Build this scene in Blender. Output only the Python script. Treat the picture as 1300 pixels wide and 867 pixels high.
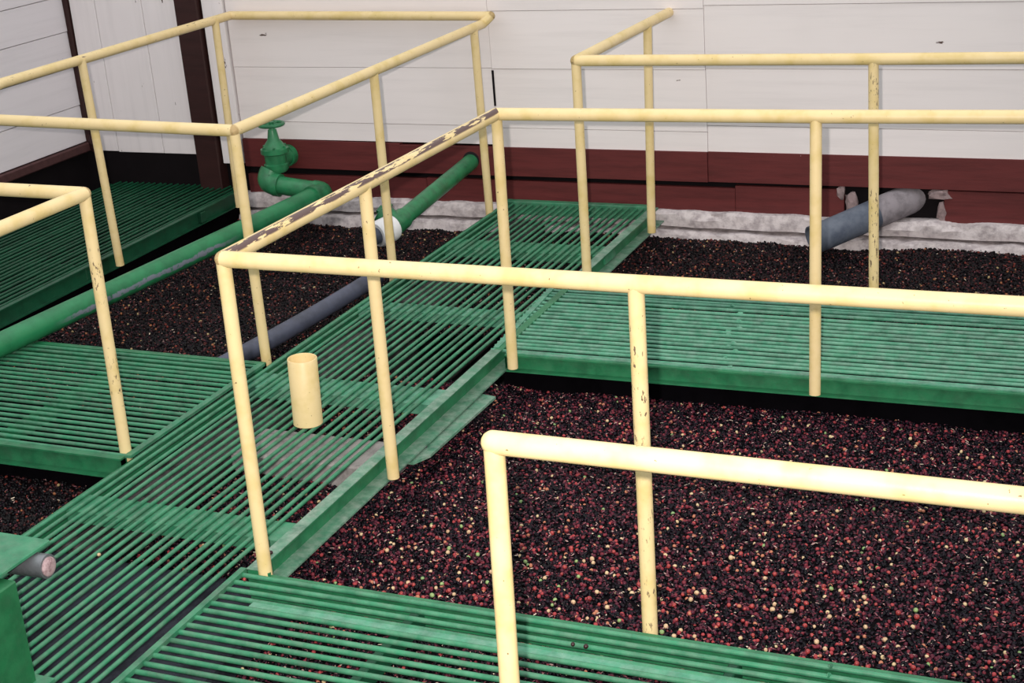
import bpy, bmesh, math, random
from mathutils import Vector, Matrix, noise

for o in list(bpy.data.objects):
    bpy.data.objects.remove(o, do_unlink=True)
sc = bpy.context.scene
COL = sc.collection
PI = math.pi
R = random.Random(7)

# ------------------------------------------------------------------ camera
cd = bpy.data.cameras.new('camera')
cam = bpy.data.objects.new('camera', cd)
COL.objects.link(cam)
cd.sensor_fit = 'HORIZONTAL'
cd.sensor_width = 36.0
cd.lens = 36.0 * 1989.17 / 1300.0
cd.clip_start = 0.05
cam.location = (2.67893, -3.73415, 2.31850)
cam.rotation_euler = (1.21810, 0.07537, 0.41189)
sc.camera = cam

# ------------------------------------------------------------------ world: overcast sky (CIE: zenith three times the horizon)
w = bpy.data.worlds.new('overcast')
sc.world = w
w.use_nodes = True
nt = w.node_tree
nt.nodes.clear()
out = nt.nodes.new('ShaderNodeOutputWorld')
bg = nt.nodes.new('ShaderNodeBackground')
tc = nt.nodes.new('ShaderNodeTexCoord')
sx = nt.nodes.new('ShaderNodeSeparateXYZ')
rp = nt.nodes.new('ShaderNodeValToRGB')
nt.links.new(tc.outputs['Generated'], sx.inputs[0])
nt.links.new(sx.outputs['Z'], rp.inputs[0])
rp.color_ramp.elements[0].position = 0.0
rp.color_ramp.elements[0].color = (0.33, 0.335, 0.34, 1)
rp.color_ramp.elements[1].position = 1.0
rp.color_ramp.elements[1].color = (0.97, 0.99, 1.0, 1)
nt.links.new(rp.outputs[0], bg.inputs[0])
bg.inputs[1].default_value = 0.96
nt.links.new(bg.outputs[0], out.inputs[0])

# ------------------------------------------------------------------ the photographer's flash, up and left of the lens
fl = bpy.data.lights.new('flash', 'SPOT')
fl.energy = 660.0
fl.spot_size = math.radians(66)
fl.spot_blend = 1.0
fl.shadow_soft_size = 0.02
fl.color = (1.0, 0.925, 0.86)
flash = bpy.data.objects.new('flash', fl)
COL.objects.link(flash)
flash.location = (2.585, -3.755, 2.385)
flash.rotation_euler = (1.235, 0.075, 0.44)

vs = sc.view_settings
sc.display_settings.display_device = 'sRGB'
vs.view_transform = 'Standard'
vs.look = 'None'
vs.gamma = 1.0
vs.use_curve_mapping = False
vs.exposure = 0.66


# ------------------------------------------------------------------ materials
class NT:
    def __init__(s, name):
        s.m = bpy.data.materials.new(name)
        s.m.use_nodes = True
        s.t = s.m.node_tree
        s.t.nodes.clear()
        s.o = s.t.nodes.new('ShaderNodeOutputMaterial')
        s.b = s.t.nodes.new('ShaderNodeBsdfPrincipled')
        s.t.links.new(s.b.outputs[0], s.o.inputs[0])

    def n(s, k, **kw):
        d = s.t.nodes.new(k)
        for a, v in kw.items():
            setattr(d, a, v)
        return d

    def l(s, a, b):
        s.t.links.new(a, b)

    def val(s, sock, v):
        if isinstance(v, (int, float, tuple, list)):
            sock.default_value = v
        else:
            s.l(v, sock)

    def math(s, op, a, b=0.0, c=0.0, clamp=False):
        d = s.n('ShaderNodeMath', operation=op, use_clamp=clamp)
        s.val(d.inputs[0], a)
        s.val(d.inputs[1], b)
        s.val(d.inputs[2], c)
        return d.outputs[0]

    def mix(s, f, a, b):
        d = s.n('ShaderNodeMix', data_type='RGBA')
        s.val(d.inputs[0], f)
        s.val(d.inputs[6], (*a, 1) if isinstance(a, tuple) and len(a) == 3 else a)
        s.val(d.inputs[7], (*b, 1) if isinstance(b, tuple) and len(b) == 3 else b)
        return d.outputs[2]

    def noise(s, scale, detail=4, rough=0.6, vec=None, sc3=None, coord='Object'):
        if vec is None:
            if coord == 'World':
                vec = s.n('ShaderNodeNewGeometry').outputs['Position']
            else:
                vec = s.n('ShaderNodeTexCoord').outputs[coord]
        if sc3:
            mp = s.n('ShaderNodeMapping')
            mp.inputs['Scale'].default_value = sc3
            s.l(vec, mp.inputs[0])
            vec = mp.outputs[0]
        d = s.n('ShaderNodeTexNoise')
        d.inputs['Scale'].default_value = scale
        d.inputs['Detail'].default_value = detail
        d.inputs['Roughness'].default_value = rough
        s.l(vec, d.inputs['Vector'])
        return d.outputs[0]

    def step(s, v, lo, hi):
        d = s.n('ShaderNodeMapRange', interpolation_type='SMOOTHSTEP')
        s.val(d.inputs[0], v)
        d.inputs[1].default_value = lo
        d.inputs[2].default_value = hi
        return d.outputs[0]

    def bump(s, h, strength=0.3, dist=0.01):
        d = s.n('ShaderNodeBump')
        d.inputs['Strength'].default_value = strength
        d.inputs['Distance'].default_value = dist
        s.l(h, d.inputs['Height'])
        s.l(d.outputs[0], s.b.inputs['Normal'])

    def rnd(s):
        return s.n('ShaderNodeObjectInfo').outputs['Random']

    def fin(s, col, rough=0.5, spec=0.5, metal=0.0):
        s.val(s.b.inputs['Base Color'], (*col, 1) if isinstance(col, tuple) and len(col) == 3 else col)
        s.val(s.b.inputs['Roughness'], rough)
        s.b.inputs['Specular IOR Level'].default_value = spec
        s.b.inputs['Metallic'].default_value = metal
        return s.m


def yellow_paint(name, worn=0.0, scratch=0.0):
    k = NT(name)
    base = (0.80, 0.62, 0.325)
    c = k.mix(k.step(k.noise(9, 3, coord='World'), 0.42, 0.75), base, (0.70, 0.53, 0.22))
    ch = k.step(k.noise(75, 3, 0.55, coord='World'), 0.705, 0.735)
    c = k.mix(k.math('MULTIPLY', ch, 0.85), c, (0.13, 0.07, 0.035))
    if scratch:
        s1 = k.step(k.noise(1.0, 4, 0.65, coord='World', sc3=(95, 95, 28)), 0.585, 0.615)
        s2 = k.step(k.noise(3.2, 2, coord='World'), 0.50, 0.56)
        c = k.mix(k.math('MULTIPLY', k.math('MULTIPLY', s1, s2), scratch), c, (0.10, 0.06, 0.045))
    if worn:
        # paint worn off along the top where hands rub it
        nz = k.n('ShaderNodeSeparateXYZ')
        k.l(k.n('ShaderNodeNewGeometry').outputs['Normal'], nz.inputs[0])
        tilt = k.math('ADD', k.math('MULTIPLY', nz.outputs['Z'], 0.80), k.math('MULTIPLY', nz.outputs['X'], 0.60))
        top = k.step(tilt, 0.80, 0.92)
        nn = k.noise(1.0, 5, 0.65, coord='World', sc3=(70, 9, 70))
        th = k.step(nn, 0.675 - 0.25 * worn, 0.70 - 0.25 * worn)
        c = k.mix(k.math('MULTIPLY', top, th), c, (0.105, 0.060, 0.055))
    k.bump(k.noise(160, 2, coord='World'), 0.12, 0.002)
    return k.fin(c, 0.42, 0.45)


def green_paint(name, base, dust=0.3, dustcol=(0.33, 0.36, 0.31), var=0.25, rough=0.45):
    k = NT(name)
    d = tuple(x * 0.55 for x in base)
    c = k.mix(k.step(k.noise(14, 4, coord='World'), 0.35, 0.7), base, d)
    c = k.mix(k.math('MULTIPLY', k.rnd(), var), c, tuple(x * 1.5 for x in base))
    dn = k.step(k.noise(17, 6, 0.75, coord='World'), 0.30, 0.80)
    c = k.mix(k.math('MULTIPLY', dn, dust), c, dustcol)
    ch = k.step(k.noise(60, 3, coord='World'), 0.70, 0.74)
    c = k.mix(k.math('MULTIPLY', ch, 0.5), c, (0.05, 0.06, 0.05))
    k.bump(k.noise(120, 3, coord='World'), 0.15, 0.002)
    return k.fin(c, rough, 0.45)


def plain(name, col, rough=0.6, var=0.3, scale=8, bump=0.2, col2=None, metal=0.0, sc3=None, spec=0.4):
    k = NT(name)
    col2 = col2 or tuple(x * 0.55 for x in col)
    n = k.noise(scale, 6, 0.65, coord='World', sc3=sc3)
    c = k.mix(k.math('MULTIPLY', k.step(n, 0.38, 0.72), min(1, var * 2)), col, col2)
    k.bump(n, bump, 0.01)
    return k.fin(c, rough, spec, metal)


def white_boards(name, base, along):
    k = NT(name)
    s3 = (1.2, 22, 22) if along == 'x' else ((22, 1.2, 22) if along == 'y' else (22, 22, 1.2))
    g = k.noise(1.0, 6, 0.6, coord='World', sc3=s3)
    c = k.mix(k.math('MULTIPLY', k.step(g, 0.42, 0.8), 0.30), base, tuple(x * 0.72 for x in base))
    big = k.noise(1.3, 3, coord='World')
    c = k.mix(k.math('MULTIPLY', k.step(big, 0.45, 0.75), 0.22), c, tuple(x * 0.8 for x in base))
    c = k.mix(k.math('MULTIPLY', k.rnd(), 0.10), c, tuple(x * 0.75 for x in base))
    ch = k.step(k.noise(16, 4, 0.6, coord='World', sc3=tuple(1.0 if v > 5 else 0.35 for v in s3)), 0.735 if along != 'z' else 0.69, 0.76 if along != 'z' else 0.71)
    c = k.mix(ch, c, (0.10, 0.06, 0.05))
    k.bump(g, 0.18, 0.006)
    return k.fin(c, 0.7, 0.25)


def maroon(name, base):
    k = NT(name)
    g = k.noise(1.0, 6, 0.65, coord='World', sc3=(3, 30, 30))
    c = k.mix(k.math('MULTIPLY', k.step(g, 0.35, 0.75), 0.6), base, tuple(x * 0.45 for x in base))
    ch = k.step(k.noise(26, 3, coord='World'), 0.755, 0.775)
    c = k.mix(ch, c, (0.5, 0.42, 0.42))
    k.bump(g, 0.25, 0.006)
    return k.fin(c, 0.6, 0.3)


M = {}
M['yellow'] = yellow_paint('yellow_paint')
M['yellow_worn'] = yellow_paint('worn_yellow_paint', 0.95)
M['yellow_scratch'] = yellow_paint('scratched_yellow_paint', 0.0, 0.9)
M['yellow_rub'] = yellow_paint('rubbed_yellow_paint', 0.22)
M['green'] = green_paint('green_grating_paint', (0.026, 0.200, 0.098), 0.22)
M['green_pale'] = green_paint('dusty_green_grating_paint', (0.055, 0.265, 0.155), 0.42, (0.33, 0.44, 0.38))
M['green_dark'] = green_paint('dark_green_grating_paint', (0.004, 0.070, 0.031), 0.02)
M['green_steel'] = green_paint('green_steel_paint', (0.014, 0.165, 0.066), 0.08)
M['green_column'] = green_paint('green_column_paint', (0.012, 0.125, 0.045), 0.04)
M['green_flange'] = green_paint('dusty_green_steel', (0.06, 0.22, 0.13), 0.75, (0.36, 0.42, 0.36))
M['green_pipe'] = green_paint('green_pipe_paint', (0.020, 0.20, 0.078), 0.08, rough=0.35)
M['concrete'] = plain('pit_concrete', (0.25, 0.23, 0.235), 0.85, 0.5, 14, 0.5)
M['shade_concrete'] = plain('shade_dark_pit_concrete', (0.085, 0.075, 0.075), 0.9, 0.5, 9, 0.5, (0.015, 0.012, 0.013), spec=0.1)  # concrete darkened so its colour carries the shade under the bars
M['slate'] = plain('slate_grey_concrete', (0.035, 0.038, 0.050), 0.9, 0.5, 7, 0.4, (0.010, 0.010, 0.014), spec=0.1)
M['shade_black'] = plain('shade_black_pit_wall', (0.0035, 0.003, 0.004), 0.9, 0.4, 10, 0.2, spec=0.0)  # near-black: the shade below the walkways is put into this colour
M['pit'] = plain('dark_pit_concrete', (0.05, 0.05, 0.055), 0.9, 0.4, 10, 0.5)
M['dusty_concrete'] = plain('dusty_concrete', (0.36, 0.33, 0.32), 0.9, 0.5, 12, 0.5)
M['ledge'] = plain('ledge_concrete', (0.64, 0.575, 0.575), 0.9, 0.5, 22, 0.8, (0.36, 0.31, 0.32))
M['white'] = white_boards('white_siding_paint', (0.84, 0.775, 0.77), 'x')
M['white_left'] = white_boards('white_siding_paint_left', (0.79, 0.745, 0.775), 'y')
M['white_door'] = white_boards('white_door_paint', (0.84, 0.785, 0.79), 'z')
M['maroon'] = maroon('maroon_board_paint', (0.125, 0.022, 0.022))
M['maroon_dark'] = maroon('dark_maroon_paint', (0.03, 0.009, 0.010))
M['dark_wood'] = plain('dark_gap', (0.008, 0.006, 0.007), 0.9, 0.2, spec=0.1)
M['post_wood'] = maroon('maroon_post_paint', (0.035, 0.011, 0.010))
M['sill'] = maroon('brown_sill_paint', (0.085, 0.036, 0.036))
M['pvc'] = plain('grey_pvc', (0.085, 0.095, 0.14), 0.45, 0.4, 10, 0.1, (0.05, 0.055, 0.075))
M['pvc_big'] = plain('grey_blue_pipe', (0.13, 0.15, 0.19), 0.6, 0.6, 7, 0.2, (0.06, 0.075, 0.11))
M['pvc_pale'] = plain('dusty_pale_pipe', (0.27, 0.24, 0.26), 0.8, 0.6, 14, 0.3)
M['white_pvc'] = plain('white_pvc', (0.8, 0.79, 0.8), 0.4, 0.1, 10, 0.05)
M['galv'] = plain('galvanised_steel', (0.22, 0.23, 0.25), 0.45, 0.5, 20, 0.15, metal=0.6)
M['plug'] = plain('pinkish_plug', (0.46, 0.33, 0.34), 0.7, 0.6, 40, 0.4, (0.16, 0.09, 0.10))
M['black'] = plain('black_recess', (0.004, 0.004, 0.005), 0.95, 0.1)
M['mortar'] = plain('broken_mortar', (0.30, 0.22, 0.22), 0.9, 0.6, 22, 0.8)

# big pipe: green paint scraped to bare metal in a long streak on its side
k = NT('scraped_green_pipe_paint')
tcx = k.n('ShaderNodeTexCoord')
sp = k.n('ShaderNodeSeparateXYZ')
k.l(tcx.outputs['Object'], sp.inputs[0])
ang = k.math('ARCTAN2', sp.outputs['Y'], sp.outputs['X'])
nz1 = k.noise(9, 5, 0.7)
nz2 = k.noise(38, 4, 0.7)
off = k.math('MULTIPLY_ADD', nz1, 0.9, -0.45)
dd = k.math('ABSOLUTE', k.math('ADD', k.math('SUBTRACT', ang, 0.05), off))
band = k.math('SUBTRACT', 1.0, k.step(dd, 0.14, 0.27))
zz = sp.outputs['Z']
rng = k.math('MULTIPLY', k.step(zz, 1.50, 1.75), k.math('SUBTRACT', 1.0, k.step(zz, 2.75, 3.05)))
band = k.math('MULTIPLY', k.math('MULTIPLY', band, rng), k.step(nz2, 0.34, 0.46))
cc = k.mix(k.step(k.noise(10, 4), 0.35, 0.7), (0.022, 0.215, 0.085), (0.016, 0.155, 0.062))
cc = k.mix(band, cc, (0.20, 0.22, 0.27))
k.bump(k.noise(90, 3), 0.1, 0.002)
M['green_scraped'] = k.fin(cc, 0.36, 0.45)


def cherry_mat(name, ramp, rough=0.34, attr=True, spec=0.16):
    k = NT(name)
    if attr:
        a = k.n('ShaderNodeAttribute', attribute_type='INSTANCER', attribute_name='tint').outputs['Fac']
    else:
        a = k.rnd()
    r = k.n('ShaderNodeValToRGB')
    r.color_ramp.interpolation = 'CONSTANT'
    el = r.color_ramp.elements
    for i, (p, c) in enumerate(ramp):
        e = el[i] if i < 2 else el.new(p)
        e.position = p
        e.color = (*c, 1)
    k.l(a, r.inputs[0])
    k.bump(k.noise(220, 2), 0.15, 0.002)
    return k.fin(r.outputs[0], rough, spec)


RAMP = [(0.0, (0.001, 0.001, 0.003)), (0.40, (0.004, 0.0015, 0.005)), (0.60, (0.020, 0.004, 0.010)),
        (0.73, (0.080, 0.013, 0.026)), (0.84, (0.165, 0.024, 0.036)), (0.925, (0.34, 0.050, 0.055)),
        (0.963, (0.44, 0.17, 0.10)), (0.981, (0.60, 0.45, 0.26)), (0.994, (0.22, 0.34, 0.14))]
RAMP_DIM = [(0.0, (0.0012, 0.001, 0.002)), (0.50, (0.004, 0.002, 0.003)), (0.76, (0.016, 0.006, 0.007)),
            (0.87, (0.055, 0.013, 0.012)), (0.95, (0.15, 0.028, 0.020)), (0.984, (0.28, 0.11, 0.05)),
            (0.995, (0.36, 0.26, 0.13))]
M['cherries'] = cherry_mat('coffee_cherry_skins', RAMP)
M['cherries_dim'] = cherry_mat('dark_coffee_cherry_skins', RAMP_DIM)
M['cherry_red'] = plain('red_cherry_skin', (0.38, 0.050, 0.045), 0.33, 0.5, 130, 0.1, (0.14, 0.016, 0.022))
M['cherry_pale'] = plain('yellow_cherry_skin', (0.62, 0.47, 0.28), 0.4, 0.5, 160, 0.1, (0.46, 0.22, 0.13))
M['cherry_green'] = plain('green_cherry_skin', (0.28, 0.40, 0.15), 0.35, 0.4, 120, 0.05)
M['cherry_dark'] = plain('dried_cherry_skin', (0.03, 0.008, 0.010), 0.4, 0.4, 120, 0.05)
M['husk_glint'] = cherry_mat('husk_and_glint_bits', [(0, (0.012, 0.006, 0.014)), (0.40, (0.08, 0.018, 0.030)), (0.72, (0.19, 0.065, 0.080)),
                                     (0.90, (0.38, 0.24, 0.22)), (0.965, (0.56, 0.46, 0.36))], 0.5)  # husk bits; their pinkish specks also imitate flash glints on the cherries
M['pulp'] = plain('dark_pulp', (0.003, 0.002, 0.003), 0.7, 0.4, 60, 0.6, spec=0.05)


# ------------------------------------------------------------------ mesh helpers
def V(*a):
    return Vector(a)


def box(bm, x0, x1, y0, y1, z0, z1, skew=None):
    vs_ = [bm.verts.new((x, y, z)) for z in (z0, z1) for y in (y0, y1) for x in (x0, x1)]
    for f in ((0, 2, 3, 1), (4, 5, 7, 6), (0, 1, 5, 4), (2, 6, 7, 3), (0, 4, 6, 2), (1, 3, 7, 5)):
        bm.faces.new([vs_[i] for i in f])
    return vs_


def frame(d):
    d = d.normalized()
    up = V(0, 0, 1) if abs(d.z) < 0.95 else V(0, 1, 0)
    a = d.cross(up).normalized()
    return a, a.cross(d).normalized()


def ring(bm, c, a, b, r, n):
    return [bm.verts.new(c + (a * math.cos(2 * PI * i / n) + b * math.sin(2 * PI * i / n)) * r) for i in range(n)]


def skin(bm, rings, cap0=True, cap1=True):
    n = len(rings[0])
    for p, q in zip(rings, rings[1:]):
        for i in range(n):
            bm.faces.new((p[i], p[(i + 1) % n], q[(i + 1) % n], q[i]))
    if cap0:
        bm.faces.new(rings[0][::-1])
    if cap1:
        bm.faces.new(rings[-1])


def tube(bm, p0, p1, r, n=14, r1=None):
    p0, p1 = Vector(p0), Vector(p1)
    a, b = frame(p1 - p0)
    skin(bm, [ring(bm, p0, a, b, r, n), ring(bm, p1, a, b, r if r1 is None else r1, n)])


def path(bm, pts, rad, n=16):
    """swept tube with parallel transported frames; rad is one number or one per point"""
    pts = [Vector(p) for p in pts]
    a, b = frame(pts[1] - pts[0])
    rings = []
    for i, p in enumerate(pts):
        d = (pts[min(i + 1, len(pts) - 1)] - pts[max(i - 1, 0)]).normalized()
        a = (a - d * a.dot(d)).normalized()
        b = a.cross(d).normalized()
        r = rad[i] if isinstance(rad, (list, tuple)) else rad
        rings.append(ring(bm, p, a, b, r, n))
    skin(bm, rings)


def bend(p, q, s, rr, n=7):
    """points of a rounded corner at q between p and s with cut-back rr"""
    p, q, s = Vector(p), Vector(q), Vector(s)
    u, v = (p - q).normalized() * rr, (s - q).normalized() * rr
    return [(q + u) * (1 - t) ** 2 + q * 2 * t * (1 - t) + (q + v) * t * t for t in [i / n for i in range(n + 1)]]


def ball(bm, c, r, seg=14):
    bmesh.ops.create_uvsphere(bm, u_segments=seg, v_segments=8, radius=r, matrix=Matrix.Translation(Vector(c)))


def lathe(bm, base, axis, prof, n=20, cap0=True, cap1=True):
    base = Vector(base)
    ax = Vector(axis).normalized()
    a, b = frame(ax)
    skin(bm, [ring(bm, base + ax * h, a, b, r, n) for h, r in prof], cap0, cap1)


def bevel(bm, w=0.003, seg=1):
    bmesh.ops.bevel(bm, geom=list(bm.edges), offset=w, segments=seg, affect='EDGES', profile=0.6)


def obj(name, bm, mat, parent=None, smooth=False, sharp=40):
    me = bpy.data.meshes.new(name)
    bmesh.ops.recalc_face_normals(bm, faces=bm.faces)
    bm.to_mesh(me)
    bm.free()
    if smooth:
        for p in me.polygons:
            p.use_smooth = True
        me.set_sharp_from_angle(angle=math.radians(sharp))
    me.materials.append(mat)
    o = bpy.data.objects.new(name, me)
    COL.objects.link(o)
    if parent:
        adopt(o, parent)
    return o


def wloc(p):
    v = Vector(p.location)
    while p.parent:
        p = p.parent
        v = v + p.location
    return v


def adopt(o, parent):
    o.parent = parent
    o.matrix_parent_inverse = Matrix.Translation(-wloc(parent)) if parent.type == 'EMPTY' else Matrix.Identity(4)


def tag(o, label, cat, group=None, kind=None):
    o['label'] = label
    o['category'] = cat
    if group:
        o['group'] = group
    if kind:
        o['kind'] = kind
    return o


def thing(name, label, cat, loc, group=None):
    o = bpy.data.objects.new(name, None)
    o.empty_display_size = 0.1
    COL.objects.link(o)
    o.location = loc
    return tag(o, label, cat, group)


def struct(name, bm, mat, smooth=False):
    o = obj(name, bm, mat, None, smooth)
    o['kind'] = 'structure'
    return o


def B():
    return bmesh.new()


# ------------------------------------------------------------------ the setting: pit, partitions, walls
bm = B(); box(bm, -6.0, 5.0, -4.5, 5.2, -1.0, -0.9)
struct('floor', bm, M['pit'])

# concrete partitions between the bins, under the long walkway
bm = B()
box(bm, -1.03, -0.80, 0.12, 4.24, -0.9, -0.16)
bevel(bm, 0.008)
struct('wall_middle', bm, M['shade_concrete'])
bm = B(); box(bm, -1.03, 0.02, -2.2, 0.12, -0.9, -0.19); bevel(bm, 0.008)
struct('wall_front', bm, M['slate'])
bm = B(); box(bm, -0.80, -0.14, 0.95, 1.20, -0.9, -0.15); bevel(bm, 0.008)
struct('wall_stub', bm, M['dusty_concrete'])
bm = B(); box(bm, -2.89, -1.04, 0.69, 1.2, -0.9, -0.145)  # cross walls added below the walkways to show as a dark band
struct('wall_cross_left', bm, M['shade_black'])
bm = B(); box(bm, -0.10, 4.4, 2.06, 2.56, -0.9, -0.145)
struct('wall_cross_right', bm, M['shade_black'])
bm = B(); box(bm, -4.2, -2.90, -1.5, 4.4, -0.9, -0.16)  # near-black colour gives the dark gap below the left channel
struct('wall_pit_left', bm, M['shade_black'])

# back wall: dark backing slab with planks laid over it
bm = B(); box(bm, -4.4, 4.5, 4.385, 4.55, -0.9, 2.7)
wall_back = struct('wall_back', bm, M['dark_wood'])


def plank(parent, x0, x1, z0, z1, mat, y=4.352, t=0.03, name='plank', lift=0.0, gap=0.0010):
    bm = B()
    v = box(bm, x0 + gap, x1 - gap, y + R.uniform(-0.0015, 0.0015), y + t, z0 + gap, z1 - gap)
    for q in v:
        if q.co.x > (x0 + x1) / 2:
            q.co.z += lift
        if q.co.z < (z0 + z1) / 2 and q.co.y < y + 0.01:
            q.co.y -= 0.003            # lap: each board's foot stands a hair proud
    bevel(bm, 0.0012)
    return obj(name, bm, mat, parent)


rows = {(-2.86, -1.112): [0.262, 0.372, 0.708, 1.016, 1.35, 1.68, 2.0, 2.33, 2.66],
        (-1.112, 0.153): [0.248, 0.362, 0.703, 1.030, 1.36, 1.69, 2.0, 2.33, 2.66],
        (0.153, 3.9): [0.252, 0.398, 0.710, 1.046, 1.37, 1.70, 2.02, 2.34, 2.66]}
for (x0, x1), zs in rows.items():
    for a, b in zip(zs, zs[1:]):
        plank(wall_back, x0, x1, a, b, M['white'])
# vertical corner board beside the dark post
plank(wall_back, -3.02, -2.87, 0.10, 2.66, M['white_door'], 4.335, 0.04, 'corner_board')
# open cracks the photo shows, as thin dark splits in the boards
for (x, z0, z1) in ((-1.108, 0.49, 0.695),):
    bm = B(); box(bm, x - 0.006, x + 0.006, 4.346, 4.36, z0, z1)
    obj('crack', bm, M['dark_wood'], wall_back)
# maroon skirting boards: an upper and a lower course with a dark split between them
plank(wall_back, -2.86, -1.75, 0.085, 0.262, M['maroon'], 4.338, 0.04, 'skirting_board', -0.004)
plank(wall_back, -1.75, 0.153, 0.080, 0.250, M['maroon'], 4.332, 0.04, 'skirting_board', 0.004)
plank(wall_back, 0.153, 3.9, 0.085, 0.256, M['maroon'], 4.338, 0.04, 'skirting_board')
plank(wall_back, -2.86, -1.6, -0.10, 0.035, M['maroon'], 4.352, 0.03, 'skirting_board', 0.01)
plank(wall_back, -1.6, 0.3, -0.10, 0.050, M['maroon'], 4.352, 0.03, 'skirting_board')
plank(wall_back, 0.3, 0.90, -0.10, 0.066, M['maroon'], 4.350, 0.03, 'skirting_board')
plank(wall_back, 1.42, 3.9, -0.10, 0.078, M['maroon'], 4.350, 0.03, 'skirting_board')


def lump(bm, c, r, sq=(1, 1, 1), seed=0):
    m = bmesh.ops.create_icosphere(bm, subdivisions=2, radius=1.0)
    for v in m['verts']:
        n = noise.noise(v.co * 1.7 + V(seed * 3.1, 0, 0)) * 0.55 + noise.noise(v.co * 3.5 + V(0, seed, 0)) * 0.4
        p = v.co * (1 + n) * r
        v.co = V(c[0] + p.x * sq[0], c[1] + p.y * sq[1], c[2] + p.z * sq[2])


# broken mortar around the hole of the big grey pipe
for i, (x, z, r, s) in enumerate(((0.885, 0.05, 0.035, (0.7, .5, 1.1)), (0.935, 0.0, 0.045, (0.8, .5, 1.2)),
                                  (0.99, -0.06, 0.04, (0.8, .5, 1.0)), (1.40, 0.055, 0.05, (1.3, .5, 0.6)),
                                  (1.41, -0.04, 0.04, (0.6, .5, 1.4)))):
    bm = B(); lump(bm, (x, 4.352, z), r, s, i)
    obj('mortar_lump', bm, M['mortar'], wall_back)

# rough concrete ledge at the foot of the back wall, in two broken courses
bm = B()


def rough(bm, x0, x1, y0, y1, z0, z1, step, amp, seed):
    n = int((x1 - x0) / step)
    prof = [(y1, z0), (y0, z0), (y0 - 0.004, (z0 + z1) / 2), (y0 + 0.006, z1 - 0.012), (y0 + 0.02, z1), (y1, z1)]
    rg = []
    for i in range(n + 1):
        x = x0 + (x1 - x0) * i / n
        vs_ = []
        for j, (y, z) in enumerate(prof):
            q = V(x * 7, j * 1.7, seed)
            e = 0 if j in (0, 5) else 1
            vs_.append(bm.verts.new((x, y + e * amp * noise.noise(q), z + e * amp * noise.noise(q + V(9, 3, 1)) * (0.2 if j == 1 else 1))))
        rg.append(vs_)
    skin(bm, rg)


rough(bm, -2.95, 3.9, 4.290, 4.40, -0.165, -0.085, 0.03, 0.022, 2.0)
rough(bm, -2.95, 3.9, 4.245, 4.40, -0.36, -0.188, 0.03, 0.022, 7.0)
struct('trim_1', bm, M['ledge'], True)

# dark post between the door and the siding
bm = B(); box(bm, -3.20, -3.035, 4.30, 4.42, -0.10, 2.66); bevel(bm, 0.006)
struct('trim_2', bm, M['post_wood'])

# plank door left of the post
bm = B(); box(bm, -4.06, -3.21, 4.40, 4.43, 0.14, 2.6)
door = struct('door_1', bm, M['dark_wood'])
xs = [-4.06, -3.86, -3.50, -3.215]
for a, b in zip(xs, xs[1:]):
    bm = B(); box(bm, a + 0.002, b - 0.002, 4.378, 4.41, 0.145 + R.uniform(-.004, .006), 2.6); bevel(bm, 0.002)
    obj('plank', bm, M['white_door'], door)
# low dark board under the door
bm = B(); box(bm, -4.1, -3.21, 4.40, 4.44, -0.12, 0.135); bevel(bm, 0.004)
struct('trim_3', bm, M['maroon_dark'])
# ragged broken piece in the corner by the door
bm = B(); lump(bm, (-4.04, 4.37, 0.2), 0.06, (0.8, 0.4, 1.1), 5)
obj('splintered_edge', bm, M['maroon_dark'], door, True)

# left wall: planks running towards the viewer
bm = B(); box(bm, -4.30, -4.135, -1.0, 4.5, -0.9, 2.7)
wall_left = struct('wall_left', bm, M['dark_wood'])
zs = [0.21, 0.452, 0.70, 0.93, 1.152, 1.40, 1.65, 1.90, 2.15, 2.40, 2.66]
for a, b in zip(zs, zs[1:]):
    for y0, y1 in ((-1.0, 2.2), (2.2, 4.395)):
        bm = B()
        v = box(bm, -4.14, -4.10, y0 + .001, y1 - .001, a + 0.002, b - 0.002)
        for q in v:
            if q.co.z < (a + b) / 2 and q.co.x > -4.12:
                q.co.x += 0.004
        bevel(bm, 0.0015)
        obj('plank', bm, M['white_left'], wall_left)
bm = B(); box(bm, -4.14, -4.075, -1.0, 4.395, 0.145, 0.205); bevel(bm, 0.008)
obj('sill_board', bm, M['sill'], wall_left)
bm = B(); box(bm, -4.115, -4.065, 4.36, 4.41, 0.17, 2.66); bevel(bm, 0.004)
struct('trim_4', bm, M['post_wood'])

# ------------------------------------------------------------------ heaps of coffee cherries
def zheap(x, y, base, s):
    return base + 0.022 * noise.noise(V(x * 1.6, y * 1.6, s)) + 0.010 * noise.noise(V(x * 6, y * 6, s + 4))


def random_node(g, typ, lo, hi, seed):
    n = g.nodes.new('FunctionNodeRandomValue')
    n.data_type = typ
    ins = {s.identifier: s for s in n.inputs}
    if typ == 'FLOAT_VECTOR':
        ins['Min'].default_value = lo
        ins['Max'].default_value = hi
        o = [s for s in n.outputs if s.type == 'VECTOR'][0]
    else:
        ins['Min_001'].default_value = lo
        ins['Max_001'].default_value = hi
        o = [s for s in n.outputs if s.type == 'VALUE'][0]
    ins['Seed'].default_value = seed
    return o


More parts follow.
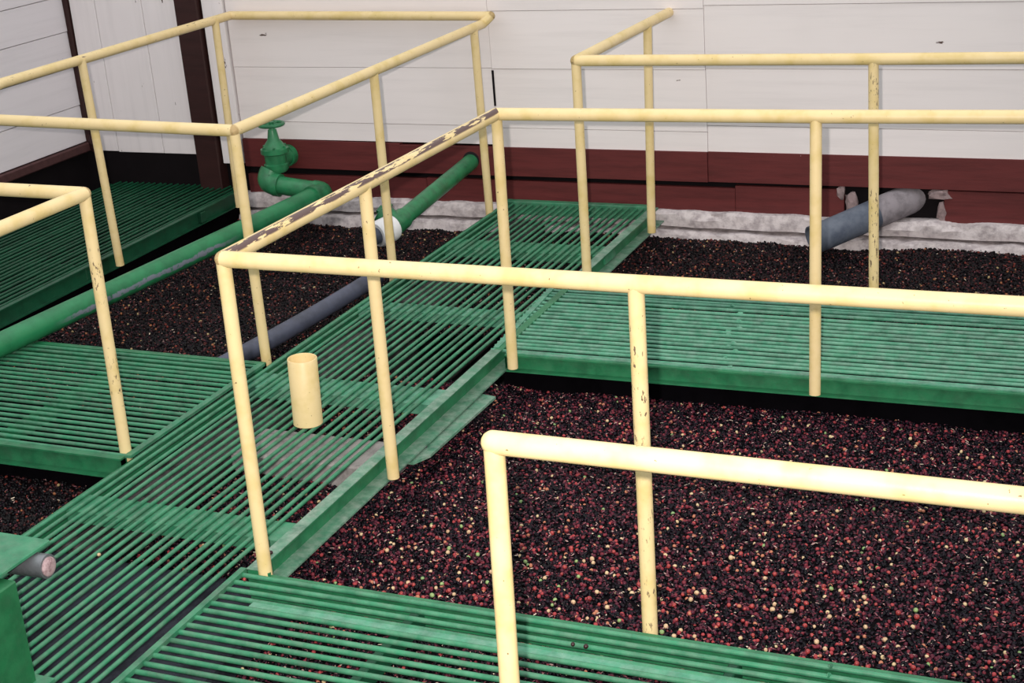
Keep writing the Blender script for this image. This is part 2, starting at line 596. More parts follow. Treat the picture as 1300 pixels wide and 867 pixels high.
def heap_nodes(name, mat, dens, dens2, seed):
    g = bpy.data.node_groups.new(name, 'GeometryNodeTree')
    g.interface.new_socket('Geometry', in_out='INPUT', socket_type='NodeSocketGeometry')
    g.interface.new_socket('Geometry', in_out='OUTPUT', socket_type='NodeSocketGeometry')
    gi = g.nodes.new('NodeGroupInput')
    go = g.nodes.new('NodeGroupOutput')
    jn = g.nodes.new('GeometryNodeJoinGeometry')
    L = g.links.new
    L(gi.outputs[0], jn.inputs[0])
    for i, (d, m, rad, slo, shi, jit) in enumerate((
            (dens, mat, 0.0072, (0.72, 0.72, 0.72), (1.12, 1.12, 1.12), ((-.002, -.002, -.006), (.002, .002, .005))),
            (dens2, M['husk_glint'], 0.0040, (0.5, 0.35, 0.25), (2.4, 0.8, 0.5), ((-.003, -.003, .001), (.003, .003, .009))))):
        dp = g.nodes.new('GeometryNodeDistributePointsOnFaces')
        dp.inputs['Density'].default_value = d
        dp.inputs['Seed'].default_value = seed + i
        L(gi.outputs[0], dp.inputs['Mesh'])
        sp_ = g.nodes.new('GeometryNodeSetPosition')
        L(dp.outputs['Points'], sp_.inputs['Geometry'])
        L(random_node(g, 'FLOAT_VECTOR', jit[0], jit[1], 3 + i), sp_.inputs['Offset'])
        ic = g.nodes.new('GeometryNodeMeshIcoSphere')
        ic.inputs['Radius'].default_value = rad
        ic.inputs['Subdivisions'].default_value = 2
        sm = g.nodes.new('GeometryNodeSetShadeSmooth')
        L(ic.outputs[0], sm.inputs[0])
        mt = g.nodes.new('GeometryNodeSetMaterial')
        mt.inputs['Material'].default_value = m
        L(sm.outputs[0], mt.inputs[0])
        ip = g.nodes.new('GeometryNodeInstanceOnPoints')
        L(sp_.outputs[0], ip.inputs['Points'])
        L(mt.outputs[0], ip.inputs['Instance'])
        L(random_node(g, 'FLOAT_VECTOR', (-.5, -.5, 0) if i else (0, 0, 0), (.5, .5, 6.28) if i else (6.28, 6.28, 6.28), 5 + i), ip.inputs['Rotation'])
        L(random_node(g, 'FLOAT_VECTOR', slo, shi, 8 + i), ip.inputs['Scale'])
        st = g.nodes.new('GeometryNodeStoreNamedAttribute')
        st.data_type = 'FLOAT'
        st.domain = 'INSTANCE'
        st.inputs['Name'].default_value = 'tint'
        L(ip.outputs[0], st.inputs['Geometry'])
        v = [s for s in st.inputs if s.name == 'Value' and s.enabled][0]
        L(random_node(g, 'FLOAT', 0.0, 1.0, 11 + i), v)
        L(st.outputs[0], jn.inputs[0])
    L(jn.outputs[0], go.inputs[0])
    return g


def heap(label, x0, x1, y0, y1, base, seed, mat, dens=7200, dens2=4200):
    bm = B()
    nx, ny = max(2, int((x1 - x0) / 0.06)), max(2, int((y1 - y0) / 0.06))
    g = [[bm.verts.new((x0 + (x1 - x0) * i / nx, y0 + (y1 - y0) * j / ny,
                        zheap(x0 + (x1 - x0) * i / nx, y0 + (y1 - y0) * j / ny, base, seed))) for j in range(ny + 1)] for i in range(nx + 1)]
    for i in range(nx):
        for j in range(ny):
            cx_, cy_ = g[i][j].co.x + 0.03, g[i][j].co.y + 0.03
            if seed == 1 and cx_ < 0.02 and (cy_ < 0.12 or (cx_ < -0.14 and 0.95 < cy_ < 1.2)):
                continue                     # the pit walls stand here
            bm.faces.new((g[i][j], g[i + 1][j], g[i + 1][j + 1], g[i][j + 1]))
    bmesh.ops.delete(bm, geom=[v for v in bm.verts if not v.link_faces], context='VERTS')
    o = obj('coffee_cherries', bm, M['pulp'], None, True)
    tag(o, label, 'coffee cherries', None, 'stuff')
    md = o.modifiers.new('cherries', 'NODES')
    md.node_group = heap_nodes('heap_%d' % seed, mat, dens, dens2, seed * 10)
    return o


ZA = -0.245
heap('reddish purple heap of coffee cherries in the wide bin nearest the viewer', -0.80, 3.3, -1.15, 2.06, ZA, 1, M['cherries'])
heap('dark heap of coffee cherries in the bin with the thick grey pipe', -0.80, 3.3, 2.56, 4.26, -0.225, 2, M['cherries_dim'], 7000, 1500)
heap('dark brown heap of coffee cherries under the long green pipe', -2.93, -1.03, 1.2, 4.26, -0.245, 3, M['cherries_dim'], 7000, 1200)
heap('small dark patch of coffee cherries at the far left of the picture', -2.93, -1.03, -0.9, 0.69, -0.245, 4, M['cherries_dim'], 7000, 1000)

# the brightest cherries lying nearest the front walkway, one object each
cm = {}
for key in ('cherry_red', 'cherry_pale', 'cherry_green', 'cherry_dark'):
    bm = B()
    bmesh.ops.create_icosphere(bm, subdivisions=2, radius=0.0078)
    for v in bm.verts:
        v.co.z *= 1.12
        if v.co.z > 0.0082:
            v.co.z -= 0.0016          # navel at the fruit's end
    me = bpy.data.meshes.new('coffee_cherry')
    bm.to_mesh(me); bm.free()
    for p in me.polygons:
        p.use_smooth = True
    me.materials.append(M[key])
    cm[key] = me


def cherry(key, loc, label, group=None):
    o = bpy.data.objects.new('coffee_cherry', cm[key])
    COL.objects.link(o)
    o.location = loc
    o.rotation_euler = (R.uniform(-1.4, 1.4), R.uniform(-1.4, 1.4), R.uniform(0, 6))
    s = R.uniform(0.72, 1.08)
    o.scale = (s, s, s)
    return tag(o, label, 'coffee cherry', group)


LB = {'cherry_red': 'bright red coffee cherry on the dark heap just behind the front walkway',
      'cherry_pale': 'pale yellow coffee cherry on the dark heap just behind the front walkway',
      'cherry_green': 'green coffee cherry on the dark heap just behind the front walkway'}
GP = {'cherry_red': 'red cherries on the heap behind the front walkway', 'cherry_pale': 'pale yellow cherries on the heap behind the front walkway',
      'cherry_green': 'green cherries on the heap behind the front walkway'}
done = []
cnt = 0
while cnt < 290:
    x = R.uniform(0.05, 2.0)
    y = 0.08 + 0.75 * R.random() ** 1.3
    if any((x - a) ** 2 + (y - b) ** 2 < 0.0006 for a, b in done):
        continue
    done.append((x, y))
    u = R.random()
    key = 'cherry_red' if u < 0.64 else ('cherry_pale' if u < 0.93 else 'cherry_green')
    cherry(key, (x, y, zheap(x, y, ZA, 1) + 0.0075), LB[key], GP[key])
    cnt += 1

# ------------------------------------------------------------------ grating walkways
DZ = -0.05                     # top of the bars
RB = 0.0076                    # bar radius

bm = B()
a_, b_ = V(1, 0, 0), V(0, 0, 1)
skin(bm, [ring(bm, V(0, 0, 0), a_, b_, 1.0, 8), ring(bm, V(0, 1, 0), a_, b_, 1.0, 8)])
bmesh.ops.recalc_face_normals(bm, faces=bm.faces)
for f in bm.faces:
    f.smooth = len(f.verts) == 4
ROD = {}
rod0 = bpy.data.meshes.new('bar')
bm.to_mesh(rod0); bm.free()


def rod(mat):
    if mat not in ROD:
        me = rod0.copy()
        me.materials.append(M[mat])
        ROD[mat] = me
    return ROD[mat]


def bar(parent, p0, p1, mat, r=RB):
    o = bpy.data.objects.new('bar', rod(mat))
    COL.objects.link(o)
    p0, p1 = Vector(p0), Vector(p1)
    d = p1 - p0
    o.parent = parent
    o.location = p0 - wloc(parent)
    o.rotation_euler = (math.asin(d.z / d.length), 0, math.atan2(-d.x, d.y))
    o.scale = (r, d.length, r)
    return o


def cross_beam(parent, x0, x1, y0, y1, z0, z1, mat, name='cross_beam'):
    bm = B(); box(bm, x0, x1, y0, y1, z0, z1); bevel(bm, 0.003)
    return obj(name, bm, mat, parent)


def prism(bm, prof, p0, p1, sx_=1):
    """profile (u, z) swept from p0 to p1; u runs to the right of the direction"""
    p0, p1 = Vector(p0), Vector(p1)
    d = (p1 - p0).normalized()
    r = d.cross(V(0, 0, 1)).normalized()
    rg = [[bm.verts.new(p + r * u + V(0, 0, z)) for u, z in prof] for p in (p0, p1)]
    skin(bm, rg)


def channel(parent, p0, p1, h, wt, wb, mat, name='channel'):
    """C section: web with a top and a bottom flange turned to the right of the direction"""
    t = 0.007
    prof = [(0, 0), (wt, 0), (wt, -t), (t, -t), (t, -h + t), (wb, -h + t), (wb, -h), (0, -h)]
    bm = B(); prism(bm, prof, p0, p1)
    return obj(name, bm, mat, parent)


# --- long walkway to the back wall (bars run away from the viewer)
W1 = thing('grating_walkway', 'long green bar grating walkway running from the front to the back wall', 'walkway', (-0.5, 1.5, DZ))
NB = 21
for i in range(NB):
    f = i / (NB - 1)
    xa, xb = -0.962 + f * 0.835, -1.032 + f * 0.835
    j = R.uniform(-0.004, 0.004)
    bar(W1, (xa + j, -1.75, DZ - RB), (xb + j + R.uniform(-.004, .004), 4.28, DZ - RB + R.uniform(-.001, .001)), 'green')
for (y0, y1, z, m) in ((0.20, 0.33, -0.0645, 'green'), (1.40, 1.56, -0.0645, 'green_pale'), (2.42, 2.52, -0.0645, 'green_pale'),
                       (3.40, 3.56, -0.0645, 'green'), (-1.2, -1.05, -0.0645, 'green')):
    cross_beam(W1, -0.99 - 0.012 * y0, -0.075 - 0.012 * y0, y0, y1, z - 0.05, z, M[m])
cross_beam(W1, -1.045, -0.17, 4.235, 4.285, -0.12, -0.042, M['green'], 'end_plate')
# right edge: channel opening towards the bins, dusty on its flanges
channel(W1, (-0.062, -0.03, DZ + 0.001), (-0.150, 4.25, DZ + 0.001), 0.080, 0.036, 0.040, M['green_steel'])
bm = B(); prism(bm, [(0.002, -0.071), (0.066, -0.071), (0.066, -0.078), (0.002, -0.078)], (-0.062, -0.03, DZ), (-0.150, 4.25, DZ))
o = obj('lower_flange', bm, M['green_flange'], W1); o['label'] = 'dusty lower flange of the channel'
bm = B()
cap = [(-0.012, 0.0035), (0.036, 0.0035), (0.036, 0.001), (-0.012, 0.001)]
for ya, yb in ((-0.03, 1.99), (3.0, 4.25)):
    prism(bm, cap, (-0.062 - 0.0206 * (ya + 0.03), ya, DZ), (-0.062 - 0.0206 * (yb + 0.03), yb, DZ))
o = obj('flange_cap', bm, M['green_flange'], W1); o['label'] = 'dusty worn top edge of the channel'
# left edge channel
channel(W1, (-1.052, 4.25, DZ - 0.030), (-0.985, -1.75, DZ - 0.030), 0.060, 0.035, 0.035, M['green_steel'])
# splice plate under the channel, sticking out over the cherries
bm = B()
pts = [(-0.10, 1.02), (-0.012, 1.02), (0.022, 1.10), (0.028, 1.70), (-0.07, 1.72), (-0.11, 1.6)]
rg = [[bm.verts.new((x, y, z)) for x, y in pts] for z in (-0.147, -0.137)]
skin(bm, rg)
o = obj('splice_plate', bm, M['green_flange'], W1); o['label'] = 'dusty plate bolted under the channel'
for (x, y) in ((-0.035, 1.16), (-0.045, 1.32)):
    bm = B(); lathe(bm, (x, y, -0.137), (0, 0, 1), [(0, 0.014), (0.010, 0.014), (0.012, 0.010)], 6)
    obj('bolt', bm, M['pit'], W1)
bm = B(); box(bm, -0.07, 0.012, -0.03, -0.02, -0.14, -0.052)
obj('end_plate', bm, M['green_steel'], W1)

# --- front walkway (bars run to the right)
W2 = thing('grating_walkway', 'wide spaced green grating walkway along the bottom edge of the picture', 'walkway', (1.0, -0.5, DZ))
n = 22
ys = [-0.056 - 0.0452 * i for i in range(n)]
for i, y in enumerate(ys):
    bar(W2, (-0.075, y + R.uniform(-.002, .002), DZ - RB), (3.1, y + 0.004 + R.uniform(-.004, .004), DZ - RB), 'green', 0.0086)
# an odd flat bar closing one of the gaps
bm = B(); prism(bm, [(-0.016, 0.004), (0.016, 0.004), (0.016, -0.006), (-0.016, -0.006)], (0.06, ys[3] - 0.020, DZ - 0.008), (3.1, ys[3] - 0.016, DZ - 0.008))
o = obj('flat_bar', bm, M['green_pale'], W2); o['label'] = 'wider flat bar filling a gap'
bm = B(); prism(bm, [(-0.010, 0.004), (0.012, 0.004), (0.012, -0.012), (-0.010, -0.012)], (-0.082, -0.03, DZ + 0.002), (-0.060, -1.05, DZ + 0.002))
obj('edge_bar', bm, M['green'], W2)
channel(W2, (3.1, -0.045, DZ - 0.014), (-0.06, -0.045, DZ - 0.014), 0.08, 0.03, 0.03, M['green_steel'])
channel(W2, (-0.06, -1.03, DZ - 0.014), (3.1, -1.03, DZ - 0.014), 0.08, 0.03, 0.03, M['green_steel'])
for x in (0.55, 1.55, 2.5):
    cross_beam(W2, x, x + 0.03, -1.02, -0.055, -0.14, -0.075, M['green_dark'])
# weld stub where a bar joint shows
for (x, y) in ((1.83, ys[0]), (1.835, ys[1])):
    bm = B(); lump(bm, (x, y, DZ - 0.003), 0.009, (0.8, 1, 1), x)
    obj('weld_bead', bm, M['green'], W2, True)

# --- right middle walkway (fine, dusty)
W3 = thing('grating_walkway', 'pale dusty green grating walkway crossing the middle right between two cherry bins', 'walkway', (1.5, 2.5, DZ))
n = 21
for i in range(n):
    y = 2.012 + 0.0452 * i + R.uniform(-.009, .009)
    bar(W3, (-0.125 - 0.004 * i, y - 0.003, DZ - RB), (3.3, y + 0.060, DZ - RB + R.uniform(-.001, .001)), 'green_pale', 0.0084)
channel(W3, (3.3, 2.052, DZ - 0.004), (-0.04, 1.988, DZ - 0.004), 0.078, -0.03, -0.03, M['green_steel'])
bm = B(); prism(bm, [(-0.004, 0.003), (0.016, 0.003), (0.016, -0.004), (-0.004, -0.004)], (-0.04, 1.990, DZ - 0.002), (3.3, 2.054, DZ - 0.002))
obj('edge_bar', bm, M['green_pale'], W3)
bm = B(); prism(bm, [(-0.013, 0.003), (0.013, 0.003), (0.013, -0.01), (-0.013, -0.01)], (-0.105, 2.02, DZ), (-0.185, 2.97, DZ))
obj('edge_bar', bm, M['green_pale'], W3)
channel(W3, (-0.12, 2.985, DZ - 0.01), (3.3, 3.05, DZ - 0.01), 0.078, -0.03, -0.03, M['green_steel'])
for x in (0.35, 1.30, 2.3):
    cross_beam(W3, x, x + 0.05, 2.02, 2.96, -0.12, -0.066, M['green_steel'])
for i in range(0, 20):
    f = i / 19
    if i % 2 and i not in (5, 9):
        continue
    bm = B(); lump(bm, (0.93 - 0.01 * i + R.uniform(-.03, .03), 2.03 + 0.0452 * i, DZ - 0.002), 0.010, (1.2, .7, .6), i)
    obj('weld_bead', bm, M['green_pale'], W3, True)

# --- left middle walkway (under the green pipe)
W4 = thing('grating_walkway', 'green grating walkway at the middle left with the fat pipe crossing it', 'walkway', (-1.8, 1.1, DZ))
n = 22
for i in range(n):
    y = 0.645 + 0.0452 * i + R.uniform(-.003, .003)
    bar(W4, (-2.85, y, DZ - RB), (-1.055 - 0.0008 * i, y, DZ - RB), 'green', 0.0082)
bm = B(); prism(bm, [(-0.016, 0.002), (0.014, 0.002), (0.014, -0.01), (-0.016, -0.01)], (-1.035, 0.63, DZ), (-1.052, 1.62, DZ))
obj('edge_bar', bm, M['green'], W4)
channel(W4, (-1.05, 0.632, DZ - 0.004), (-2.85, 0.632, DZ - 0.004), 0.088, -0.03, -0.03, M['green_steel'])
channel(W4, (-2.85, 1.617, DZ - 0.004), (-1.05, 1.617, DZ - 0.004), 0.088, -0.03, -0.03, M['green_steel'])
for x in (-2.5, -1.75):
    cross_beam(W4, x, x + 0.05, 0.64, 1.61, -0.12, -0.066, M['green_steel'])

# --- far left walkway by the white wall (dark)
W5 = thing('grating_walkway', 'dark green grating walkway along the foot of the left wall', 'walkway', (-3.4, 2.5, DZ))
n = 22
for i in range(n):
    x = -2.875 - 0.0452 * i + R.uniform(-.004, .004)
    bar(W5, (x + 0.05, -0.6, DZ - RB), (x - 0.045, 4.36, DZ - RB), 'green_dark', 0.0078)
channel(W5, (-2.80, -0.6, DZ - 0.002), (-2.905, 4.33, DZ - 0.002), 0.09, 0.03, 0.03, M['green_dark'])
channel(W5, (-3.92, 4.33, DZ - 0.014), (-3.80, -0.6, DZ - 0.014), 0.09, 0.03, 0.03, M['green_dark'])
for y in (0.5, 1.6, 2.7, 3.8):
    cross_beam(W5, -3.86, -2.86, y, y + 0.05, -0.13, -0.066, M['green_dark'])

# ------------------------------------------------------------------ railings
RR, RP = 0.0258, 0.0228


def rail(parent, pts, mat='yellow', r=RR):
    bm = B()
    for a, b in zip(pts, pts[1:]):
        tube(bm, a, b, r, 18)
    for p in pts:
        ball(bm, p, r * 1.0, 18)
    return obj('rail', bm, M[mat], parent, True)


def post(parent, top, bot, mat='yellow', r=RP):
    bm = B()
    tube(bm, bot, top, r, 16)
    return obj('post', bm, M[mat], parent, True)


# railing around the front bin
TA = thing('railing', 'yellow pipe railing around three sides of the front cherry bin', 'railing', (0, 0.9, -0.1))
rail(TA, [(-0.002, -0.012, 1.0), (1.3, -0.006, 1.0), (3.1, 0.014, 1.0)])
rail(TA, [(-0.002, -0.012, 1.0), (0.010, 0.85, 1.0), (0.018, 1.946, 1.0)], 'yellow_worn')['label'] = 'rail with paint worn off along its top'
rail(TA, [(0.018, 1.946, 1.0), (1.313, 1.995, 1.0), (3.1, 2.12, 0.997)], 'yellow_rub')
for t, b in (((-0.002, -0.012, 1.0), (-0.012, -0.016, -0.125)), ((0.012, 0.845, 0.995), (0.004, 0.834, -0.112)),
             ((0.018, 1.948, 1.0), (0.004, 1.942, -0.105)), ((1.303, -0.008, 1.0), (1.283, 0.018, -0.125)),
             ((1.313, 1.995, 1.0), (1.311, 1.945, -0.105)), ((2.62, 0.008, 1.0), (2.62, 0.018, -0.125)), ((2.62, 2.08, 0.998), (2.62, 2.03, -0.105))):
    post(TA, t, b, 'yellow_scratch' if abs(t[0] - 1.303) < 0.001 else 'yellow')

# railing around the back right bin
TC = thing('railing', 'yellow pipe railing of the back right bin with one end fixed to the white wall', 'railing', (0, 3.1, -0.1))
rail(TC, [(-0.048, 3.001, 1.013), (1.314, 3.050, 1.013), (3.1, 3.14, 1.013)], 'yellow_rub')
rail(TC, [(-0.048, 3.001, 1.013), (-0.037, 4.34, 1.013)])
for t, b in (((-0.048, 3.003, 1.01), (-0.070, 3.03, -0.11)), ((-0.036, 3.985, 1.01), (-0.060, 3.970, -0.105)),
             ((1.314, 3.050, 1.01), (1.315, 3.075, -0.11)), ((2.62, 3.118, 1.01), (2.62, 3.13, -0.11))):
    post(TC, t, b, 'yellow_scratch' if t[0] == 1.314 else 'yellow')

# railing around the bin with the green pipe
TB = thing('railing', 'yellow pipe railing closed in a rectangle around the back left bin', 'railing', (-1.9, 3.0, -0.1))
rail(TB, [(-1.062, 1.664, 0.976), (-2.80, 1.79, 0.976)])
rail(TB, [(-1.062, 1.664, 0.976), (-1.078, 2.924, 0.976), (-1.088, 4.225, 0.98)])
rail(TB, [(-1.05, 4.255, 1.018), (-2.80, 4.30, 1.03)])
rail(TB, [(-2.80, 4.30, 1.03), (-2.835, 2.30, 1.03), (-2.80, 1.79, 0.976)], 'yellow_rub')
rail(TB, [(-1.088, 4.225, 0.98), (-1.05, 4.255, 1.018)])
for t, b in (((-1.062, 1.666, 0.976), (-1.100, 1.725, -0.13)), ((-1.078, 2.924, 0.976), (-1.120, 2.98, -0.13)),
             ((-1.085, 4.10, 0.978), (-1.098, 4.135, -0.13)), ((-2.818, 2.905, 1.03), (-2.783, 2.895, -0.105)),
             ((-2.795, 4.13, 1.03), (-2.785, 4.10, -0.11))):
    post(TB, t, b)

# railing around the left front bin
TD = thing('railing', 'yellow pipe railing with its corner at the left side of the picture', 'railing', (-1.1, 0.5, -0.1))
rail(TD, [(-1.077, 0.692, 0.969), (-2.7, 0.73, 0.969)], 'yellow_rub')
rail(TD, [(-1.077, 0.692, 0.969), (-1.092, -1.3, 0.969)])
for t, b in (((-1.077, 0.692, 0.969), (-1.072, 0.665, -0.13)), ((-1.092, -1.2, 0.969), (-1.07, -1.2, -0.13))):
    post(TD, t, b, 'yellow_scratch')

# railing nearest the viewer
TN = thing('railing', 'thick pale yellow railing nearest the viewer at the lower right', 'railing', (1.35, -1.05, -0.1))
rail(TN, [(1.353, -1.048, 1.0), (3.1, -1.05, 1.0)])
for t, b in (((1.355, -1.048, 1.0), (1.335, -1.055, -0.13)), ((2.9, -1.05, 1.0), (2.9, -1.055, -0.13))):
    post(TN, t, b)

# ------------------------------------------------------------------ short open yellow tube standing on the long walkway
bm = B()
rg = []
T0 = V(-0.501, 1.085, DZ + 0.001)
prof = [(0.0, 0.0585), (0.271, 0.0585), (0.273, 0.057), (0.273, 0.054), (0.27, 0.053), (0.02, 0.053), (0.018, 0.01)]
lathe(bm, T0, (0.03, 0.01, 1), prof, 28, True, True)
tag(obj('tube_socket', bm, M['yellow'], None, True), 'short open yellow tube standing upright on the long walkway', 'tube')

# ------------------------------------------------------------------ fat green pipe with elbows and gate valve
P0, P1 = V(-2.395, 0.2, 0.012), V(-2.195, 4.03, 0.0)
GPp = thing('water_pipe', 'fat green water pipe with elbows and a gate valve by the back wall', 'pipe', (-2.3, 2.0, -0.05))
pr_ = 0.056
L_ = (P1 - P0).length
bm = B()
a2, b2 = V(1, 0, 0), V(0, 1, 0)
skin(bm, [ring(bm, V(0, 0, L_ * i / 6), a2, b2, pr_, 24) for i in range(7)])
o = obj('pipe_run', bm, M['green_scraped'], None, True)
dq = (P1 - P0).normalized()
zx = dq
xx = V(0, 0, 1).cross(zx).normalized() * -1      # local X points to the right of the pipe (+x)
yy = zx.cross(xx)
o.matrix_world = Matrix.Translation(P0) @ Matrix((xx, yy, zx)).transposed().to_4x4()
o.parent = GPp
o.matrix_parent_inverse = Matrix.Translation(-GPp.location)
o['label'] = 'straight green run with a grey scraped streak'
EL = V(-2.595, 4.115, 0.045)
ER = V(-2.165, 4.14, -0.005)
bm = B()
path(bm, [P1 - dq * 0.03] + bend(P1, ER, EL, 0.09) , 0.063, 20)
path(bm, [P1 - dq * 0.035, P1 + dq * 0.012], 0.068, 20)
obj('elbow', bm, M['green_pipe'], GPp, True)
bm = B(); tube(bm, ER + (EL - ER) * 0.2, EL + (ER - EL) * 0.2, pr_, 22)
obj('pipe_run', bm, M['green_pipe'], GPp, True)
VB = V(-2.535, 4.19, 0.155)
bm = B()
path(bm, bend(ER, EL, VB, 0.085, 8), 0.066, 20)
u = (ER - EL).normalized()
path(bm, [EL + u * 0.075, EL + u * 0.115], 0.070, 20)
obj('elbow', bm, M['green_pipe'], GPp, True)
# gate valve
bm = B()
ax = V(0.0, 0.0, 1)
lathe(bm, V(-2.535, 4.19, 0.10), ax, [(0, 0.060), (0.02, 0.074), (0.05, 0.076), (0.055, 0.066), (0.11, 0.068), (0.118, 0.086),
                                     (0.145, 0.086), (0.150, 0.070), (0.175, 0.056), (0.20, 0.036), (0.26, 0.026), (0.265, 0.018), (0.30, 0.010)], 20)
vb = obj('valve_body', bm, M['green_pipe'], GPp, True)
bm = B(); tube(bm, (-2.53, 4.19, 0.17), (-2.525, 4.36, 0.17), 0.055, 18); tube(bm, (-2.527, 4.29, 0.17), (-2.526, 4.33, 0.17), 0.066, 18)
obj('valve_outlet', bm, M['green_pipe'], GPp, True)
bm = B()
wc = V(-2.535, 4.19, 0.392)
rw = 0.072
pts = [wc + V(math.cos(t) * rw, math.sin(t) * rw, 0) for t in [2 * PI * i / 24 for i in range(25)]]
rings = []
for i in range(24):
    t = 2 * PI * i / 24
    c = wc + V(math.cos(t) * rw, math.sin(t) * rw, 0)
    rings.append(ring(bm, c, V(math.cos(t), math.sin(t), 0), V(0, 0, 1), 0.011, 8))
rings.append(rings[0])
skin(bm, rings, False, False)
for i in range(5):
    t = 2 * PI * i / 5 + 0.3
    tube(bm, wc, wc + V(math.cos(t) * rw, math.sin(t) * rw, 0), 0.007, 8)
lathe(bm, wc - V(0, 0, 0.012), (0, 0, 1), [(0, 0.016), (0.028, 0.016)], 10)
obj('handwheel', bm, M['green_pipe'], GPp, True)
bm = B()
for i in range(6):
    t = 2 * PI * i / 6
    lathe(bm, V(-2.535 + math.cos(t) * 0.072, 4.19 + math.sin(t) * 0.072, 0.246), (0, 0, 1), [(0, 0.009), (0.014, 0.009), (0.016, 0.006)], 6)
o = obj('flange_bolt', bm, M['green_pipe'], vb)
o['kind'] = 'stuff'

# ------------------------------------------------------------------ thinner green pipe out of the wall, with tee, white collar and grey stub
SP = thing('drain_pipe', 'thinner green pipe slanting out of the maroon boards to a white collar', 'pipe', (-1.29, 3.8, -0.2))
S0, S1 = V(-1.283, 4.40, 0.168), V(-1.290, 3.40, 0.066)
bm = B(); tube(bm, S0, S1, 0.047, 22)
obj('pipe_run', bm, M['green_pipe'], SP, True)
bm = B(); lathe(bm, (-1.283, 4.362, 0.164), (0, -1, -0.1), [(0, 0.075), (0.012, 0.072), (0.03, 0.056), (0.034, 0.048)], 20)
o = obj('wall_collar', bm, M['black'], SP, True); o['label'] = 'black sealed ring round the pipe at the wall'
bm = B()
dS = (S1 - S0).normalized()
path(bm, [S1 - dS * 0.05, S1 + dS * 0.10], 0.058, 20)
bt = S1 + dS * 0.02
lathe(bm, bt, V(-0.75, -0.10, 0.62), [(0, 0.05), (0.075, 0.05), (0.078, 0.064), (0.105, 0.064), (0.108, 0.055)], 16)
obj('tee', bm, M['green_pipe'], SP, True)
bm = B(); lathe(bm, bt + V(-0.75, -0.10, 0.62).normalized() * 0.105, V(-0.75, -0.10, 0.62), [(0, 0.030), (0.022, 0.026)], 4)
obj('plug', bm, M['green_pipe'], SP)
ew = S1 + dS * 0.095
aw = V(-0.35, -0.93, -0.12).normalized()
bm = B(); lathe(bm, ew, aw, [(-0.02, 0.066), (0.0, 0.072), (0.085, 0.072), (0.10, 0.064), (0.10, 0.045)], 22)
o = obj('collar', bm, M['white_pvc'], SP, True); o['label'] = 'white plastic collar'
bm = B(); lathe(bm, ew + aw * 0.09, aw, [(0, 0.046), (0.055, 0.046), (0.055, 0.040), (0.02, 0.038)], 20)
o = obj('stub', bm, M['pvc'], SP, True); o['label'] = 'grey plastic stub end'

# grey plastic pipe lying on the cherries beside the long walkway
bm = B()
ptsg = [V(-1.30 - 0.105 * t, 3.12 - 1.45 * t, -0.155 - 0.012 * math.sin(PI * t)) for t in [i / 10 for i in range(11)]]
path(bm, ptsg, 0.044, 20)
tag(obj('plastic_pipe', bm, M['pvc'], None, True), 'slim dark grey plastic pipe lying on the cherries left of the long walkway', 'pipe')

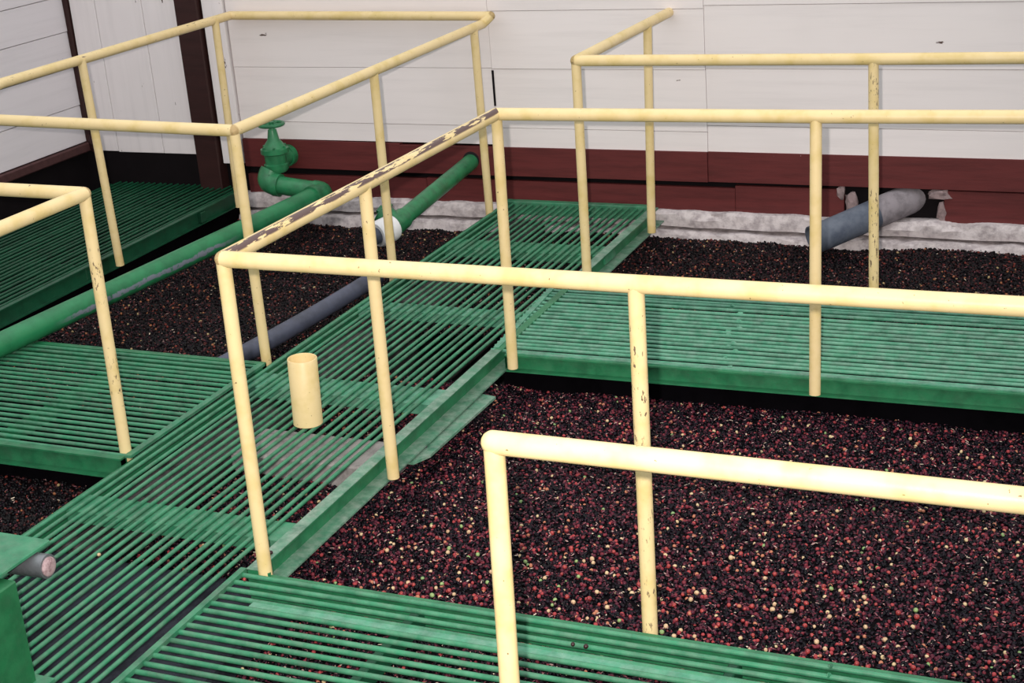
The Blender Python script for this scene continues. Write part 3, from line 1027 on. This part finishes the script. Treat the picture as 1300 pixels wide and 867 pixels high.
# thick grey pipe out of the broken hole on the right
TP = thing('discharge_pipe', 'thick grey pipe jutting from a broken hole in the right part of the back wall', 'pipe', (1.1, 4.1, -0.2))
G0, G1 = V(1.44, 4.60, 0.075), V(0.805, 4.03, -0.125)
dg = (G1 - G0).normalized()
a3, b3 = frame(dg)
LG = (G1 - G0).length
bm = B()
r3 = 0.077
f_ = [0, 0.25, 0.5, 0.75, 1.0]
rg = [ring(bm, G0 + dg * (LG * t), a3, b3, r3, 26) for t in f_]
rg.append(ring(bm, G1, a3, b3, r3 - 0.008, 26))
rg.append(ring(bm, G1 - dg * 0.25, a3, b3, r3 - 0.008, 26))
skin(bm, rg)
obj('pipe_run', bm, M['pvc_big'], TP, True)
bm = B()
rg = [ring(bm, G0 + dg * t, a3, b3, r, 26) for t, r in ((0.10, r3 + 0.001), (0.11, r3 + 0.004), (0.49, r3 + 0.004), (0.50, r3 + 0.001))]
skin(bm, rg)
o = obj('mortar_sleeve', bm, M['pvc_pale'], TP, True); o['label'] = 'pale dusty coat near the wall'

# ------------------------------------------------------------------ green steel stand at the lower left with its capped pipe
ST = thing('steel_stand', 'green steel stand with a flat top plate at the lower left corner', 'stand', (-0.4, -1.0, DZ))
bm = B(); box(bm, -0.50, -0.295, -1.45, -0.79, DZ + 0.001, 0.285); bevel(bm, 0.004)
obj('column', bm, M['green_column'], ST)
bm = B(); box(bm, -0.90, -0.325, -1.6, -0.60, 0.30, 0.313); bevel(bm, 0.003)
obj('top_plate', bm, M['green'], ST)
bm = B(); box(bm, -0.46, -0.33, -1.4, -0.82, 0.285, 0.30)
obj('packing', bm, M['pit'], ST)
bm = B(); box(bm, -0.55, -0.25, -1.5, -0.765, DZ + 0.0005, DZ + 0.012); bevel(bm, 0.002)
obj('base_plate', bm, M['green'], ST)
bm = B(); tube(bm, (-0.60, -0.675, 0.262), (-0.292, -0.662, 0.262), 0.036, 22)
o = obj('pipe_stub', bm, M['galv'], ST, True); o['label'] = 'grey galvanised pipe stub'
bm = B(); lathe(bm, (-0.292, -0.662, 0.262), (1, 0.04, 0), [(0, 0.029), (0.004, 0.029), (0.010, 0.022), (0.012, 0.008)], 18)
obj('pipe_plug', bm, M['plug'], ST, True)['label'] = 'pinkish plug in the pipe end'

# ------------------------------------------------------------------ loose cherries on the steel
zt = DZ + 0.0075
cherry('cherry_dark', (-0.045, 0.075, zt + 0.004), 'dark cherry on the channel edge above the front walkway corner')
cherry('cherry_red', (-0.035, -0.10, zt), 'red cherry on the front walkway near the foot of the corner post')
cherry('cherry_dark', (1.155, -0.165, zt), 'larger of two dark cherries on the front walkway right of the near post')
cherry('cherry_dark', (1.115, -0.165, zt), 'smaller dark cherry on the front walkway right of the near post')
cherry('cherry_pale', (-0.615, -0.09, zt), 'pale bit of fruit on the bars of the long walkway')
